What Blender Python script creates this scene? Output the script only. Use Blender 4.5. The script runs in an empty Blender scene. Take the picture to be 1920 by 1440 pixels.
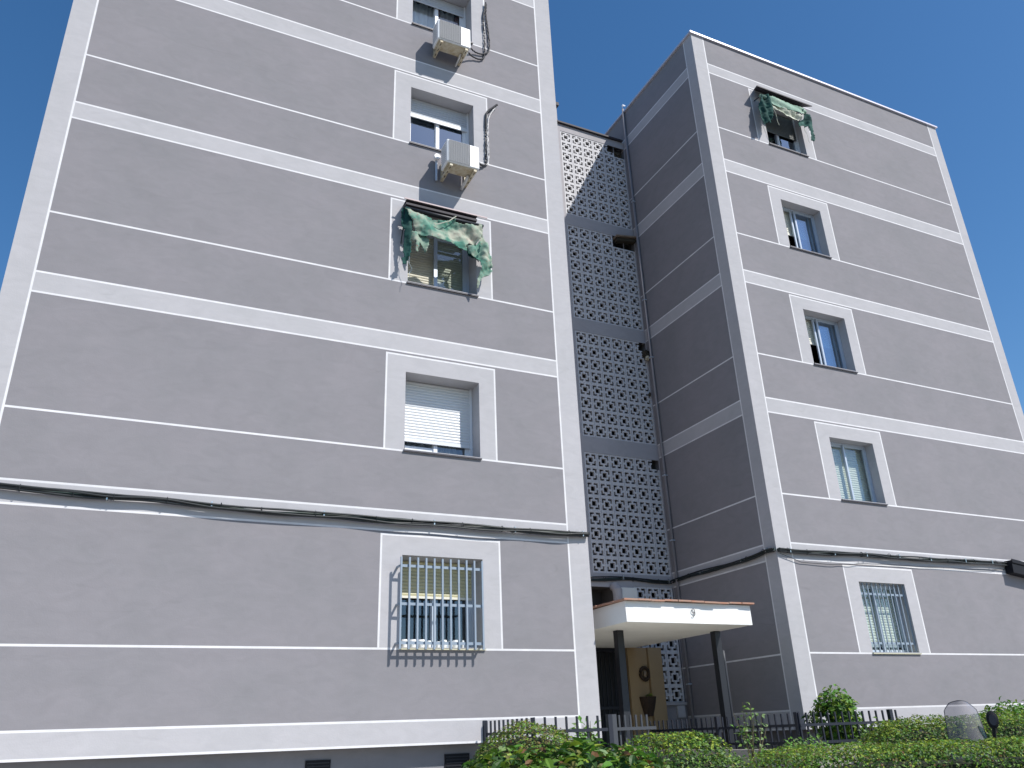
import bpy, bmesh, math, random
from mathutils import Vector, Matrix, noise
sc = bpy.context.scene
col = sc.collection
# ------------------------------------------------------------------ camera
cd = bpy.data.cameras.new('camera'); cam = bpy.data.objects.new('camera', cd); col.objects.link(cam)
CR = Vector((0.904092, -0.425893, -0.035099)); CU = Vector((-0.141415, -0.375678, 0.915897)); CB = Vector((-0.40326, -0.823092, -0.399876))
M = Matrix((CR, CU, CB)).transposed().to_4x4(); M.translation = Vector((-6.454856, -10.718703, 1.6))
cam.matrix_world = M
cd.sensor_width = 36; cd.lens = 28.3935; cd.clip_start = .05; cd.clip_end = 2000
sc.camera = cam
sc.render.resolution_x = 1024; sc.render.resolution_y = 768
# ------------------------------------------------------------------ light
SUN = Vector((-.66, 1.0, -1.30)).normalized()
w = bpy.data.worlds.new('World'); sc.world = w; w.use_nodes = True
nt = w.node_tree; bg = nt.nodes['Background']
sky = nt.nodes.new('ShaderNodeTexSky'); sky.sky_type = 'NISHITA'; sky.sun_disc = False
sky.sun_elevation = math.asin(-SUN.z); sky.sun_rotation = math.atan2(-SUN.x, -SUN.y)
sky.air_density = 1.0; sky.dust_density = .5; sky.ozone_density = 2.2
hs = nt.nodes.new('ShaderNodeHueSaturation'); hs.inputs['Saturation'].default_value = 1.27
nt.links.new(sky.outputs[0], hs.inputs['Color']); nt.links.new(hs.outputs[0], bg.inputs[0]); bg.inputs[1].default_value = .122
sd = bpy.data.lights.new('sun', 'SUN'); sd.energy = 4.6; sd.angle = math.radians(.53); sd.color = (1, .965, .91)
so = bpy.data.objects.new('sun', sd); col.objects.link(so); so.location = (10, -20, 30)
so.rotation_euler = SUN.to_track_quat('-Z', 'Y').to_euler()
sc.view_settings.view_transform = 'Standard'; sc.view_settings.look = 'None'
sc.view_settings.exposure = .26; sc.view_settings.gamma = 1
sc.render.engine = 'CYCLES'
# ------------------------------------------------------------------ materials
def mat(name, c, rough=.8, mot=0., mscale=1.5, bump=0., bscale=60, metal=0., spec=.5, c2=None, stretch=None, sheen=0, trans=0):
    m = bpy.data.materials.new(name); m.use_nodes = True; t = m.node_tree; N = t.nodes; L = t.links
    b = N['Principled BSDF']; b.inputs['Base Color'].default_value = (*c, 1); b.inputs['Roughness'].default_value = rough
    b.inputs['Metallic'].default_value = metal; b.inputs['Specular IOR Level'].default_value = spec
    if mot or bump:
        tc = N.new('ShaderNodeTexCoord'); vec = tc.outputs['Object']
        if stretch:
            mp = N.new('ShaderNodeMapping'); mp.inputs['Scale'].default_value = stretch; L.new(vec, mp.inputs[0]); vec = mp.outputs[0]
    if mot:
        n = N.new('ShaderNodeTexNoise'); n.inputs['Scale'].default_value = mscale; n.inputs['Detail'].default_value = 7; n.inputs['Roughness'].default_value = .62
        L.new(vec, n.inputs['Vector'])
        r = N.new('ShaderNodeMapRange'); r.inputs[1].default_value = .3; r.inputs[2].default_value = .7
        L.new(n.outputs[0], r.inputs[0])
        mx = N.new('ShaderNodeMix'); mx.data_type = 'RGBA'
        c2 = c2 or tuple(x * (1 - mot) for x in c)
        mx.inputs['A'].default_value = (*c, 1); mx.inputs['B'].default_value = (*c2, 1)
        L.new(r.outputs[0], mx.inputs['Factor']); L.new(mx.outputs['Result'], b.inputs['Base Color'])
    if bump:
        n = N.new('ShaderNodeTexNoise'); n.inputs['Scale'].default_value = bscale; n.inputs['Detail'].default_value = 4
        L.new(vec, n.inputs['Vector'])
        bp = N.new('ShaderNodeBump'); bp.inputs['Strength'].default_value = bump; bp.inputs['Distance'].default_value = .01
        L.new(n.outputs[0], bp.inputs['Height']); L.new(bp.outputs[0], b.inputs['Normal'])
    return m
def stucco(name, c, c2, streak=.0):
    """painted render: broad trowel mottling, finer blotches, thin darker trowel ghosts, grain bump"""
    m = bpy.data.materials.new(name); m.use_nodes = True; t = m.node_tree; N = t.nodes; L = t.links
    b = N['Principled BSDF']; b.inputs['Roughness'].default_value = .88; b.inputs['Specular IOR Level'].default_value = .25
    tc = N.new('ShaderNodeTexCoord')
    def nz(sc_, det, lo, hi, st=(1, 1, 1), dist=0):
        mp = N.new('ShaderNodeMapping'); mp.inputs['Scale'].default_value = st; L.new(tc.outputs['Object'], mp.inputs[0])
        n = N.new('ShaderNodeTexNoise'); n.inputs['Scale'].default_value = sc_; n.inputs['Detail'].default_value = det; n.inputs['Roughness'].default_value = .6
        n.inputs['Distortion'].default_value = dist
        L.new(mp.outputs[0], n.inputs['Vector']); r = N.new('ShaderNodeMapRange'); r.inputs[1].default_value = lo; r.inputs[2].default_value = hi
        L.new(n.outputs[0], r.inputs[0]); return r.outputs[0]
    a = nz(.9, 6, .3, .7, (1, 1, 1.1)); bb = nz(4.2, 5, .35, .7, (.7, .7, 1.6), 1.2); cc = nz(1.3, 8, .62, .80, (.5, .5, 2.6), 2.5)
    m1 = N.new('ShaderNodeMix'); m1.data_type = 'RGBA'; m1.inputs['A'].default_value = (*c, 1); m1.inputs['B'].default_value = (*c2, 1); L.new(a, m1.inputs['Factor'])
    def dark(prev, f, amt):
        ma = N.new('ShaderNodeMath'); ma.operation = 'MULTIPLY'; ma.inputs[1].default_value = amt; L.new(f, ma.inputs[0])
        m2 = N.new('ShaderNodeMix'); m2.data_type = 'RGBA'; m2.blend_type = 'MULTIPLY'; m2.inputs['B'].default_value = (.0, .0, .0, 1)
        L.new(ma.outputs[0], m2.inputs['Factor']); L.new(prev, m2.inputs['A']); return m2.outputs['Result']
    o = dark(m1.outputs['Result'], bb, .075); o = dark(o, cc, .11)
    L.new(o, b.inputs['Base Color'])
    n1 = N.new('ShaderNodeTexNoise'); n1.inputs['Scale'].default_value = 55; n1.inputs['Detail'].default_value = 3; L.new(tc.outputs['Object'], n1.inputs['Vector'])
    n2 = N.new('ShaderNodeTexNoise'); n2.inputs['Scale'].default_value = 3.; n2.inputs['Detail'].default_value = 5; L.new(tc.outputs['Object'], n2.inputs['Vector'])
    b1 = N.new('ShaderNodeBump'); b1.inputs['Strength'].default_value = .2; b1.inputs['Distance'].default_value = .006; L.new(n1.outputs[0], b1.inputs['Height'])
    b2 = N.new('ShaderNodeBump'); b2.inputs['Strength'].default_value = .10; b2.inputs['Distance'].default_value = .05; L.new(n2.outputs[0], b2.inputs['Height'])
    L.new(b1.outputs[0], b2.inputs['Normal']); L.new(b2.outputs[0], b.inputs['Normal'])
    return m
GRAY = stucco('grey_render', (.262, .248, .264), (.232, .226, .238))
BAND = stucco('pale_grey_render', (.465, .452, .468), (.43, .423, .435))
LINE = mat('white_line_paint', (.74, .73, .74), .8, .16, 5)
PLINTH = stucco('plinth_render', (.23, .225, .24), (.19, .19, .2))
BEAM = stucco('stair_wall_render', (.43, .41, .425), (.38, .365, .375))
BLOCK = mat('breeze_block_paint', (.62, .61, .62), .85, .12, 5, .2, 50)
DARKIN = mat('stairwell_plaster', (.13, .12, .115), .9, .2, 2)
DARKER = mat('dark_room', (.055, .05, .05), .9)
COPE = mat('coping_metal', (.62, .6, .66), .4, metal=.3)
COPED = mat('dark_coping', (.035, .03, .04), .7, .2, 3)
ALU = mat('white_aluminium', (.80, .82, .85), .35)
ALUB = mat('bluish_aluminium', (.50, .56, .64), .35, metal=.2)
SHW = mat('white_shutter', (.70, .72, .74), .45)
DKSH = mat('shaded_shutter', (.10, .11, .11), .6)  # dark tone puts the shutter box and the shade beside it into colour
SHG = mat('grey_shutter', (.50, .53, .57), .5)
SHY = mat('cream_shutter', (.56, .53, .34), .55)
SHYM = mat('buff_shutter', (.60, .57, .46), .55)
SHYP = mat('pale_cream_shutter', (.74, .72, .62), .55)
SILL = mat('dark_sill_stone', (.07, .065, .08), .5)
SILLC = mat('cream_sill_tile', (.62, .60, .45), .5)
IRON = mat('blue_grey_iron_paint', (.27, .33, .40), .45, .1, 9)
GATEM = mat('grey_gate_paint', (.045, .05, .06), .6)
BLACKI = mat('black_iron_paint', (.010, .013, .024), .55)
ACW = mat('white_enamel', (.78, .79, .80), .4)
ACG = mat('grille_grey', (.33, .34, .36), .6)
ACD = mat('fan_dark', (.25, .255, .27), .7)
BRK = mat('stained_cream_bracket', (.62, .58, .46), .6, .5, 14, c2=(.40, .31, .18))
PIPEB = mat('black_insulation', (.03, .03, .035), .7)
PIPEW = mat('white_tape', (.68, .66, .65), .6, .3, 20)
RUBB = mat('cable_rubber', (.018, .022, .024), .5)
RUBG = mat('green_black_cable', (.02, .04, .035), .5)
CLIP = mat('galvanised_clip', (.55, .6, .6), .3, metal=.8)
TRIM = mat('pinkish_trim', (.50, .40, .40), .6)
TILE = mat('terracotta', (.42, .19, .12), .85, .4, 9, c2=(.34, .24, .19))
WHITE = mat('white_plaster', (.82, .82, .80), .8, .06, 2, .3, 14)
WHITED = mat('soffit_plaster', (.86, .84, .78), .85, .12, 1.5)
YEL = mat('ochre_render', (.36, .255, .14), .9, .18, 1.6, .2, 40)
POST = mat('charcoal_post', (.012, .014, .02), .5)
CONC = mat('concrete', (.33, .31, .29), .9, .25, 2, .3, 30)
ASPH = mat('asphalt', (.06, .06, .062), .9, .25, 3, .3, 80)
PAVE = mat('paving', (.48, .46, .43), .9, .2, 2)  # tone raised so the unseen ground bounces light up under the canopy
PATH = mat('pale_bounce_path', (.66, .64, .58), .8, .15, 3)  # unseen path, made extra pale to bounce light onto the soffit
SOIL = mat('soil', (.07, .05, .035), 1, .3, 4)
WOOD = mat('weathered_board', (.30, .23, .17), .9, .3, 8)
TWIG = mat('twigs', (.055, .045, .03), 1, .3, 20)
STEM = mat('stem_bark', (.12, .10, .05), .9)
CORE = mat('inner_shade_hull', (.022, .028, .010), 1, .3, 20)  # near-black hull colour stands for the shade deep inside the bushes
RED = mat('red_curtain', (.20, .06, .05), .9)
CURT = mat('white_curtain', (.62, .64, .66), .9)
BSK = mat('wicker', (.05, .03, .018), .9, .4, 30)
BLK = mat('black_plastic', (.010, .010, .014), .6, spec=.25)
BLKM = mat('black_paint_metal', (.02, .02, .035), .35)
SCOOT = mat('silver_scooter_paint', (.35, .36, .38), .25, metal=.6)
TYRE = mat('tyre_rubber', (.02, .02, .02), .8)
def glass(name, tint, refl):
    m = bpy.data.materials.new(name); m.use_nodes = True; t = m.node_tree; N = t.nodes; L = t.links
    N.remove(N['Principled BSDF']); out = N['Material Output']
    tr = N.new('ShaderNodeBsdfTransparent'); tr.inputs[0].default_value = (*tint, 1)
    gl = N.new('ShaderNodeBsdfGlossy'); gl.inputs['Roughness'].default_value = .03; gl.inputs['Color'].default_value = (.72, .85, 1, 1)
    fr = N.new('ShaderNodeLayerWeight'); fr.inputs[0].default_value = .5
    pw = N.new('ShaderNodeMath'); pw.operation = 'POWER'; pw.inputs[1].default_value = 4; L.new(fr.outputs['Facing'], pw.inputs[0])
    ad = N.new('ShaderNodeMath'); ad.inputs[1].default_value = refl; ad.use_clamp = True; L.new(pw.outputs[0], ad.inputs[0])
    mx = N.new('ShaderNodeMixShader'); L.new(ad.outputs[0], mx.inputs[0]); L.new(tr.outputs[0], mx.inputs[1]); L.new(gl.outputs[0], mx.inputs[2])
    L.new(mx.outputs[0], out.inputs[0]); return m
GLASS = glass('window_glass', (.82, .88, .88), .13)
GLASSB = glass('blue_window_glass', (.50, .62, .70), .34)
SCREEN = glass('smoked_screen', (.70, .68, .70), .02)
_t = SCREEN.node_tree; _d = _t.nodes.new('ShaderNodeBsdfDiffuse'); _d.inputs[0].default_value = (.30, .29, .30, 1); _m = _t.nodes.new('ShaderNodeMixShader'); _m.inputs[0].default_value = .38
_src = _t.nodes['Material Output'].inputs[0].links[0].from_socket; _t.links.new(_src, _m.inputs[1]); _t.links.new(_d.outputs[0], _m.inputs[2]); _t.links.new(_m.outputs[0], _t.nodes['Material Output'].inputs[0])
def leafmat(name, c, c2):
    m = bpy.data.materials.new(name); m.use_nodes = True; t = m.node_tree; N = t.nodes; L = t.links
    b = N['Principled BSDF']; b.inputs['Roughness'].default_value = .5; b.inputs['Specular IOR Level'].default_value = .32
    tc = N.new('ShaderNodeTexCoord'); n = N.new('ShaderNodeTexNoise'); n.inputs['Scale'].default_value = 5; n.inputs['Detail'].default_value = 3
    L.new(tc.outputs['Object'], n.inputs['Vector']); r = N.new('ShaderNodeMapRange'); r.inputs[1].default_value = .35; r.inputs[2].default_value = .65; L.new(n.outputs[0], r.inputs[0])
    mx = N.new('ShaderNodeMix'); mx.data_type = 'RGBA'; mx.inputs['A'].default_value = (*c, 1); mx.inputs['B'].default_value = (*c2, 1)
    L.new(r.outputs[0], mx.inputs['Factor']); L.new(mx.outputs['Result'], b.inputs['Base Color'])
    tl = N.new('ShaderNodeBsdfTranslucent'); L.new(mx.outputs['Result'], tl.inputs[0])
    ms = N.new('ShaderNodeMixShader'); ms.inputs[0].default_value = .28; L.new(b.outputs[0], ms.inputs[1]); L.new(tl.outputs[0], ms.inputs[2])
    L.new(ms.outputs[0], N['Material Output'].inputs[0]); return m
LF = {'dark': leafmat('leaf_dark', (.035, .085, .02), (.05, .11, .025)),
      'mid': leafmat('leaf_mid', (.085, .19, .022), (.13, .23, .028)),
      'lime': leafmat('leaf_lime', (.23, .33, .03), (.31, .38, .045)),
      'olive': leafmat('leaf_olive', (.17, .18, .05), (.14, .12, .045)),
      'brown': leafmat('leaf_brown', (.20, .11, .04), (.14, .07, .03)),
      'pale': leafmat('leaf_pale', (.22, .30, .12), (.16, .26, .10)),
      'fresh': leafmat('leaf_fresh', (.09, .24, .03), (.13, .30, .04))}
# ------------------------------------------------------------------ helpers
class MB:
    def __init__(s): s.v = []; s.f = []; s.m = []; s.mats = []
    def mi(s, m):
        if m not in s.mats: s.mats.append(m)
        return s.mats.index(m)
    def face(s, pts, m):
        b = len(s.v); s.v += [tuple(p) for p in pts]; s.f.append(tuple(range(b, b + len(pts)))); s.m.append(s.mi(m))
    def box(s, x0, x1, y0, y1, z0, z1, m, R=None, c=None):
        P = [Vector((x, y, z)) for x in (x0, x1) for y in (y0, y1) for z in (z0, z1)]
        if R is not None: P = [R @ (p - c) + c for p in P]
        b = len(s.v); s.v += [tuple(p) for p in P]
        for q in ((0, 1, 3, 2), (4, 6, 7, 5), (0, 4, 5, 1), (2, 3, 7, 6), (0, 2, 6, 4), (1, 5, 7, 3)):
            s.f.append(tuple(b + i for i in q)); s.m.append(s.mi(m))
    def tube(s, pts, r, m, n=8, caps=True):
        pts = [Vector(p) for p in pts]; b0 = len(s.v); k = s.mi(m); up = Vector((0, 0, 1))
        for i, p in enumerate(pts):
            d = (pts[min(i + 1, len(pts) - 1)] - pts[max(i - 1, 0)]).normalized()
            a = d.cross(up)
            if a.length < 1e-3: a = d.cross(Vector((1, 0, 0)))
            a.normalize(); c = a.cross(d); rr = r[i] if isinstance(r, (list, tuple)) else r
            for j in range(n):
                t = 2 * math.pi * j / n; s.v.append(tuple(p + a * math.cos(t) * rr + c * math.sin(t) * rr))
        for i in range(len(pts) - 1):
            for j in range(n):
                A = b0 + i * n + j; B = b0 + i * n + (j + 1) % n
                s.f.append((A, B, B + n, A + n)); s.m.append(k)
        if caps:
            s.f.append(tuple(b0 + j for j in range(n))[::-1]); s.m.append(k)
            e = b0 + (len(pts) - 1) * n; s.f.append(tuple(e + j for j in range(n))); s.m.append(k)
    def build(s, name, parent=None, smooth=False, bevel=0):
        me = bpy.data.meshes.new(name); off = Vector((0, 0, 0)); r = parent
        while r is not None: off = off + r.location; r = r.parent
        me.from_pydata([(a - off.x, b - off.y, c - off.z) for a, b, c in s.v], [], s.f)
        for m in s.mats: me.materials.append(m)
        for p, k in zip(me.polygons, s.m): p.material_index = k
        if bevel or smooth:
            bm = bmesh.new(); bm.from_mesh(me); bmesh.ops.remove_doubles(bm, verts=bm.verts, dist=1e-5)
            if bevel: bmesh.ops.bevel(bm, geom=list(bm.edges), offset=bevel, segments=3, affect='EDGES', profile=.5)
            bm.to_mesh(me); bm.free()
        if smooth:
            for p in me.polygons: p.use_smooth = True
        me.update(); o = bpy.data.objects.new(name, me); col.objects.link(o)
        if parent is not None: o.parent = parent
        return o
def tag(o, label=None, cat=None, group=None, kind=None):
    if label: o['label'] = label
    if cat: o['category'] = cat
    if group: o['group'] = group
    if kind: o['kind'] = kind
    return o
def empty(name, loc, label, cat, group=None):
    o = bpy.data.objects.new(name, None); o.empty_display_size = .2; col.objects.link(o); o.location = loc
    return tag(o, label, cat, group)
def grid(mb, o, u, n, ub, zb, fn):
    """vertical painted face: origin o, direction u; fn(a,z)->material or None"""
    ub = sorted(set(round(a, 4) for a in ub)); zb = sorted(set(round(a, 4) for a in zb))
    o = Vector(o); u = Vector(u)
    for i in range(len(ub) - 1):
        for j in range(len(zb) - 1):
            a0, a1, z0, z1 = ub[i], ub[i + 1], zb[j], zb[j + 1]
            m = fn((a0 + a1) / 2, (z0 + z1) / 2)
            if m is None: continue
            q = [o + u * a0 + Vector((0, 0, z0)), o + u * a1 + Vector((0, 0, z0)), o + u * a1 + Vector((0, 0, z1)), o + u * a0 + Vector((0, 0, z1))]
            nn = (q[1] - q[0]).cross(q[3] - q[0])
            if nn.dot(Vector(n)) < 0: q.reverse()
            mb.face(q, m)
S = [2.714, 5.47, 8.295, 11.096, 13.899]
BBt = [4.285, 7.066, 9.91, 12.694, 15.497]
BTp = [4.57, 7.361, 10.196, 13.019, 15.769]
TOP = 16.553; Bb, Bt = 1.538, 1.832; LW = .0135
OT = -.33; WT = -.058
# ------------------------------------------------------------------ towers
def paint(a, z, a0, a1, win):
    if a < a0 - LW or (a1 is not None and a > a1 + LW): return BAND if z > Bb else PLINTH
    if a < a0 + LW or (a1 is not None and a > a1 - LW): return LINE if z > Bb else PLINTH
    for zz in S + BBt + BTp + [Bt]:
        if abs(z - zz) < LW: return LINE
    if Bb < z < Bb + 2 * LW: return LINE
    if Bb < z < Bt: return BAND
    if win:
        wl, wr, ol, orr = win
        for k in range(5):
            if S[k] < z < BBt[k] + WT + LW:
                if ol < a < orr and z < BBt[k] + OT: return None
                if wl - LW < a < wr + LW:
                    if z > BBt[k] + WT - LW or a < wl + LW or a > wr - LW: return LINE
                    return BAND
    for b, t in zip(BBt, BTp):
        if b < z < t: return BAND
    return GRAY
def tower(name, loc, x0, x1, pil0, pil1, win, depth, label, d=.33):
    root = empty(name, loc, label, 'building')
    mb = MB()
    zb = [Bb, Bb + 2 * LW, TOP]
    for zz in S + BBt + BTp + [Bt]: zb += [zz - LW, zz + LW]
    for k in range(5): zb += [BBt[k] + WT - LW, BBt[k] + WT + LW, BBt[k] + OT]
    wl, wr, ol, orr = win
    ub = [x0, x1, pil0 - LW, pil0 + LW, pil1 - LW, pil1 + LW, wl - LW, wl + LW, wr - LW, wr + LW, ol, orr]
    grid(mb, (0, 0, 0), (1, 0, 0), (0, -1, 0), ub, zb, lambda a, z: paint(a, z, pil0, pil1, win))
    # reveals and rooms behind the openings
    for k in range(5):
        za, zt = S[k] + LW, BBt[k] + OT
        D = d + .12
        mb.face([(ol, 0, za), (ol, D, za), (ol, D, zt), (ol, 0, zt)], BAND); mb.face([(orr, 0, za), (orr, 0, zt), (orr, D, zt), (orr, D, za)], BAND)
        mb.face([(ol, 0, zt), (ol, D, zt), (orr, D, zt), (orr, 0, zt)], BAND); mb.face([(ol, 0, za), (orr, 0, za), (orr, D, za), (ol, D, za)], BAND)
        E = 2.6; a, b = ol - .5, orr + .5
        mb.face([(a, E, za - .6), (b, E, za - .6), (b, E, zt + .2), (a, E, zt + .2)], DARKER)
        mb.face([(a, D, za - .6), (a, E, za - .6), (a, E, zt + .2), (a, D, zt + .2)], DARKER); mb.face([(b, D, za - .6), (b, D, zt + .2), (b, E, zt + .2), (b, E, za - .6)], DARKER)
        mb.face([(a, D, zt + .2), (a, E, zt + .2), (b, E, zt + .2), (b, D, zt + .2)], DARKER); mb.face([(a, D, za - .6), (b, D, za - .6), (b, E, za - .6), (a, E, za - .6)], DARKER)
    # sides, back, roof
    ys = .298
    sp = lambda a, z: paint(a, z, ys, None, None)
    for X, n in ((x0, -1), (x1, 1)):
        grid(mb, (X, 0, 0), (0, 1, 0), (n, 0, 0), [0, ys - LW, ys + LW, depth], zb, sp)
    mb.face([(x0, depth, Bb), (x1, depth, Bb), (x1, depth, TOP), (x0, depth, TOP)], GRAY)
    mb.face([(x0, 0, TOP), (x1, 0, TOP), (x1, depth, TOP), (x0, depth, TOP)], CONC)
    # underside of the overhang above the plinth
    mb.face([(x0, 0, Bb), (x1, 0, Bb), (x1, .22, Bb), (x0, .22, Bb)], BAND)
    mb.build('wall', root)
    p = MB(); p.box(x0 + .18, x1 - .18, .2, depth - .2, -.3, Bb - .002, PLINTH); p.build('plinth', root)
    c = MB(); o = .045
    c.box(x0 - o, x1 + o, -o, .22, TOP + .004, TOP + .05, COPE); c.box(x0 - o, x0 + .22, .222, depth + o, TOP + .004, TOP + .05, COPE)
    c.box(x1 - .22, x1 + o, .222, depth + o, TOP + .004, TOP + .05, COPE)
    c.build('roof_coping', root)
    return root
WL = (-3.295, -1.511, -2.991, -1.785)
WR = (5.324, 7.078, 5.634, 6.801)
LT = tower('apartment_building', (-4.2, 0, 0), -8.35, 0, -8.036, -.35, WL, 11, 'grey banded block with air conditioners, nearest at the left')
RT = tower('apartment_building', (8, 0, 0), 3.808, 12.08, 4.156, 11.77, WR, 10, 'grey banded block at the right with its shaded side wall', .20)
# ------------------------------------------------------------------ windows
def slats(mb, x0, x1, z0, z1, y, m, pitch=.048):
    """roller shutter curtain: rounded slats; rises from z0"""
    z = z0; n = max(1, round((z1 - z0) / pitch)); p = (z1 - z0) / n
    for i in range(n):
        a = z0 + i * p
        prof = [(y + .012, a), (y + .002, a + p * .12), (y - .003, a + p * .5), (y + .002, a + p * .86), (y + .012, a + p)]
        for q in range(4):
            (ya, za), (yb, zb_) = prof[q], prof[q + 1]
            mb.face([(x0, ya, za), (x1, ya, za), (x1, yb, zb_), (x0, yb, zb_)], m)
def frame_rect(mb, x0, x1, z0, z1, y0, y1, w, m):
    mb.box(x0, x0 + w, y0, y1, z0, z1, m); mb.box(x1 - w, x1, y0, y1, z0, z1, m)
    mb.box(x0 + w, x1 - w, y0, y1, z0, z0 + w, m); mb.box(x0 + w, x1 - w, y0, y1, z1 - w, z1, m)
def window(bld, side, k, label, fr=ALU, sh=None, shz=None, shy=None, rail=None, curtain=None, gl=GLASS, leaves='closed', sill=SILL, d=.33, rh0=.055):
    x0, x1 = (WL[2], WL[3]) if side == 'L' else (WR[2], WR[3])
    z0, z1 = S[k] + LW, BBt[k] + OT
    mb = MB()
    y = d
    # guides + outer frame
    fw, lw_ = (.045, .062) if side == 'L' else (.028, .042)
    frame_rect(mb, x0 + .002, x1 - .002, z0 + .002, z1 - .002, y, y + .09, fw, fr)
    a, b, zb_, zt = x0 + fw + .002, x1 - fw - .002, z0 + fw + .002, z1 - fw - .002
    mid = (a + b) / 2
    lv = []
    if leaves == 'closed': lv = [(a, mid + .025, y + .05), (mid - .025, b, y + .015)]
    elif leaves == 'right': lv = [(mid - .10, b - .10, y + .05), (mid - .025, b, y + .015)]
    elif leaves == 'one': lv = [(mid - .03, b, y + .015)]
    for (p, q, yy) in lv: frame_rect(mb, p, q, zb_, zt, yy, yy + .03, lw_, fr)
    if (side, k) == ('L', 1): mb.box(a + .08, mid + .03, y + .036, y + .0485, zb_ + .063, zb_ + .155, fr)
    w = mb.build('window', bld); w['label'] = label
    for (p, q, yy) in lv:
        g = MB(); g.face([(p + lw_, yy + .015, zb_ + lw_), (q - lw_, yy + .015, zb_ + lw_), (q - lw_, yy + .015, zt - lw_), (p + lw_, yy + .015, zt - lw_)], gl); g.build('pane', w)
    if sh:
        s = MB(); sy = y - .02 if shy is None else shy
        top = z1 - .003 if shy is None else z1 + .05
        xa, xb_ = (x0 + .03, x1 - .03) if shy is None else (x0 - .03, x1 + .03)
        rh = rh0 if rail is not None else .0
        slats(s, xa, xb_, shz + rh, top, sy, sh)
        if rail is not None: s.box(xa, xb_, sy - .008, sy + .012, shz, shz + rh - .002, rail)
        s.build('shutter', w)
        if shy is None:
            for ga in (x0 + .002, x1 - .032):
                g = MB(); g.box(ga, ga + .030, sy - .02, sy + .018, z0 + .006, z1 - .002, fr); g.build('shutter_guide', w)
    if curtain:
        c = MB(); n = 46; yy = y + .20
        for i in range(n):
            xa = a + (b - a) * i / n; xb_ = a + (b - a) * (i + 1) / n
            f = lambda x: yy + .02 * math.sin(x * 55) + .012 * math.sin(x * 23 + 1)
            mt = curtain(i / n)
            if mt: c.face([(xa, f(xa), zb_), (xb_, f(xb_), zb_), (xb_, f(xb_), zt), (xa, f(xa), zt)], mt)
        c.build('curtain', w)
    s = MB(); s.box(x0 - .015, x1 + .015, -.03, d - .002, z0 - .024, z0 + .004, sill)
    s.box(x0 - .015, x1 + .015, -.034, -.0305, z0 - .006, z0 + .004, BAND)
    s.build('sill', w)
    return w
def ws(k, fr): return S[k] + LW + (BBt[k] + OT - S[k] - LW) * fr
window(LT, 'L', 0, 'barred ground floor window with half lowered olive shutter', fr=ALUB, sh=SHY, shz=3.43, rail=SHYP, rh0=.035, gl=GLASS, sill=SILLC, d=.37)
window(LT, 'L', 1, 'window with white roller shutter almost fully down', curtain=lambda t: CURT, sh=SHW, shz=5.735, rail=SHW)
window(LT, 'L', 2, 'window with cream slatted shutter behind sliding glass', fr=ALUB, sh=SHYM, shz=8.33, shy=.44, gl=GLASS, leaves='one')
window(LT, 'L', 3, 'white framed window with shutter half down', sh=SHG, shz=11.93, rail=SHW, rh0=.075, gl=GLASSB, d=.27)
window(LT, 'L', 4, 'white framed window with curtains and raised shutter', sh=SHG, shz=14.90, gl=GLASS, curtain=lambda t: RED if .55 < t < .62 or t > .9 or t < .05 else CURT)
window(RT, 'R', 4, 'top floor window under the torn awning, dark inside', fr=ALU, sh=DKSH, shz=14.50, gl=GLASSB, d=.2)
window(RT, 'R', 3, 'sliding window with grey shutter half down behind the glass', fr=ALUB, sh=SHYP, shz=11.72, shy=.34, rail=SHYP, gl=GLASSB, leaves='right', d=.2)
window(RT, 'R', 2, 'sliding window with blue reflecting glass in its right leaf', fr=ALUB, sh=SHYP, shz=8.98, shy=.34, rail=SHYP, gl=GLASSB, leaves='right', d=.2)
window(RT, 'R', 1, 'window with pale shutter fully down behind grey frames', fr=ALUB, sh=SHYP, shz=5.54, shy=.34, gl=GLASS, d=.2)
window(RT, 'R', 0, 'barred ground floor window with pale shutter', fr=ALUB, sh=SHYP, shz=2.85, shy=.30, rail=SHG, gl=GLASS, sill=SILLC, d=.2)
# odds and ends on the ground floor inner sill, left block
it = empty('kitchen_jar', (-2.9, .14, S[0] + .02), 'row of small white pots on the sill behind the left window bars', 'pots')
for i, (x, ww, h) in enumerate([(-2.90, .05, .11), (-2.78, .055, .11), (-2.66, .065, .11), (-2.55, .03, .10), (-2.42, .03, .09), (-2.34, .05, .11), (-2.24, .03, .1), (-2.16, .05, .11), (-2.05, .02, .11)]):
    m = MB(); m.tube([(x, .12, S[0] + .021), (x, .12, S[0] + .021 + h * .8), (x, .12, S[0] + .021 + h)], [ww * .8, ww, ww * .85], ACW, 12); m.build('pot', it, smooth=False)
# ------------------------------------------------------------------ window grilles
def grille(bld, x0, x1, z0, z1, yb, nb, bars, rails, r, m):
    g = MB()
    for i in range(nb):
        x = x0 + (x1 - x0) * i / (nb - 1)
        g.box(x - r, x + r, yb - r, yb + r, z0, z1, m)
    for z in rails: g.box(x0 - .012, x1 + .012, yb + r + .001, yb + r + .009, z - .018, z + .018, m)
    if yb < 0:
        for z in rails:
            for x in (x0 - .01, x1 + .01): g.box(x - .012, x + .012, yb + r + .010, .0, z - .012, z + .012, m)
    return g.build('window_grille', bld)
grille(LT, -3.05, -1.86, 2.695, 3.895, -.15, 11, None, (2.775, 3.275, 3.78), .012, IRON)
grille(RT, 5.655, 6.785, 2.735, 3.955, .05, 11, None, (2.895, 3.755), .008, IRON)
# plinth vents
for x0, x1 in ((-4.11, -3.80), (-2.30, -1.95)):
    v = MB(); v.box(x0, x1, .185, .2, 1.21, 1.42, BLK)
    for i in range(5): v.box(x0 + .02, x1 - .02, .175, .183, 1.235 + i * .036, 1.247 + i * .036, POST)
    v.build('vent', LT)
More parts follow.
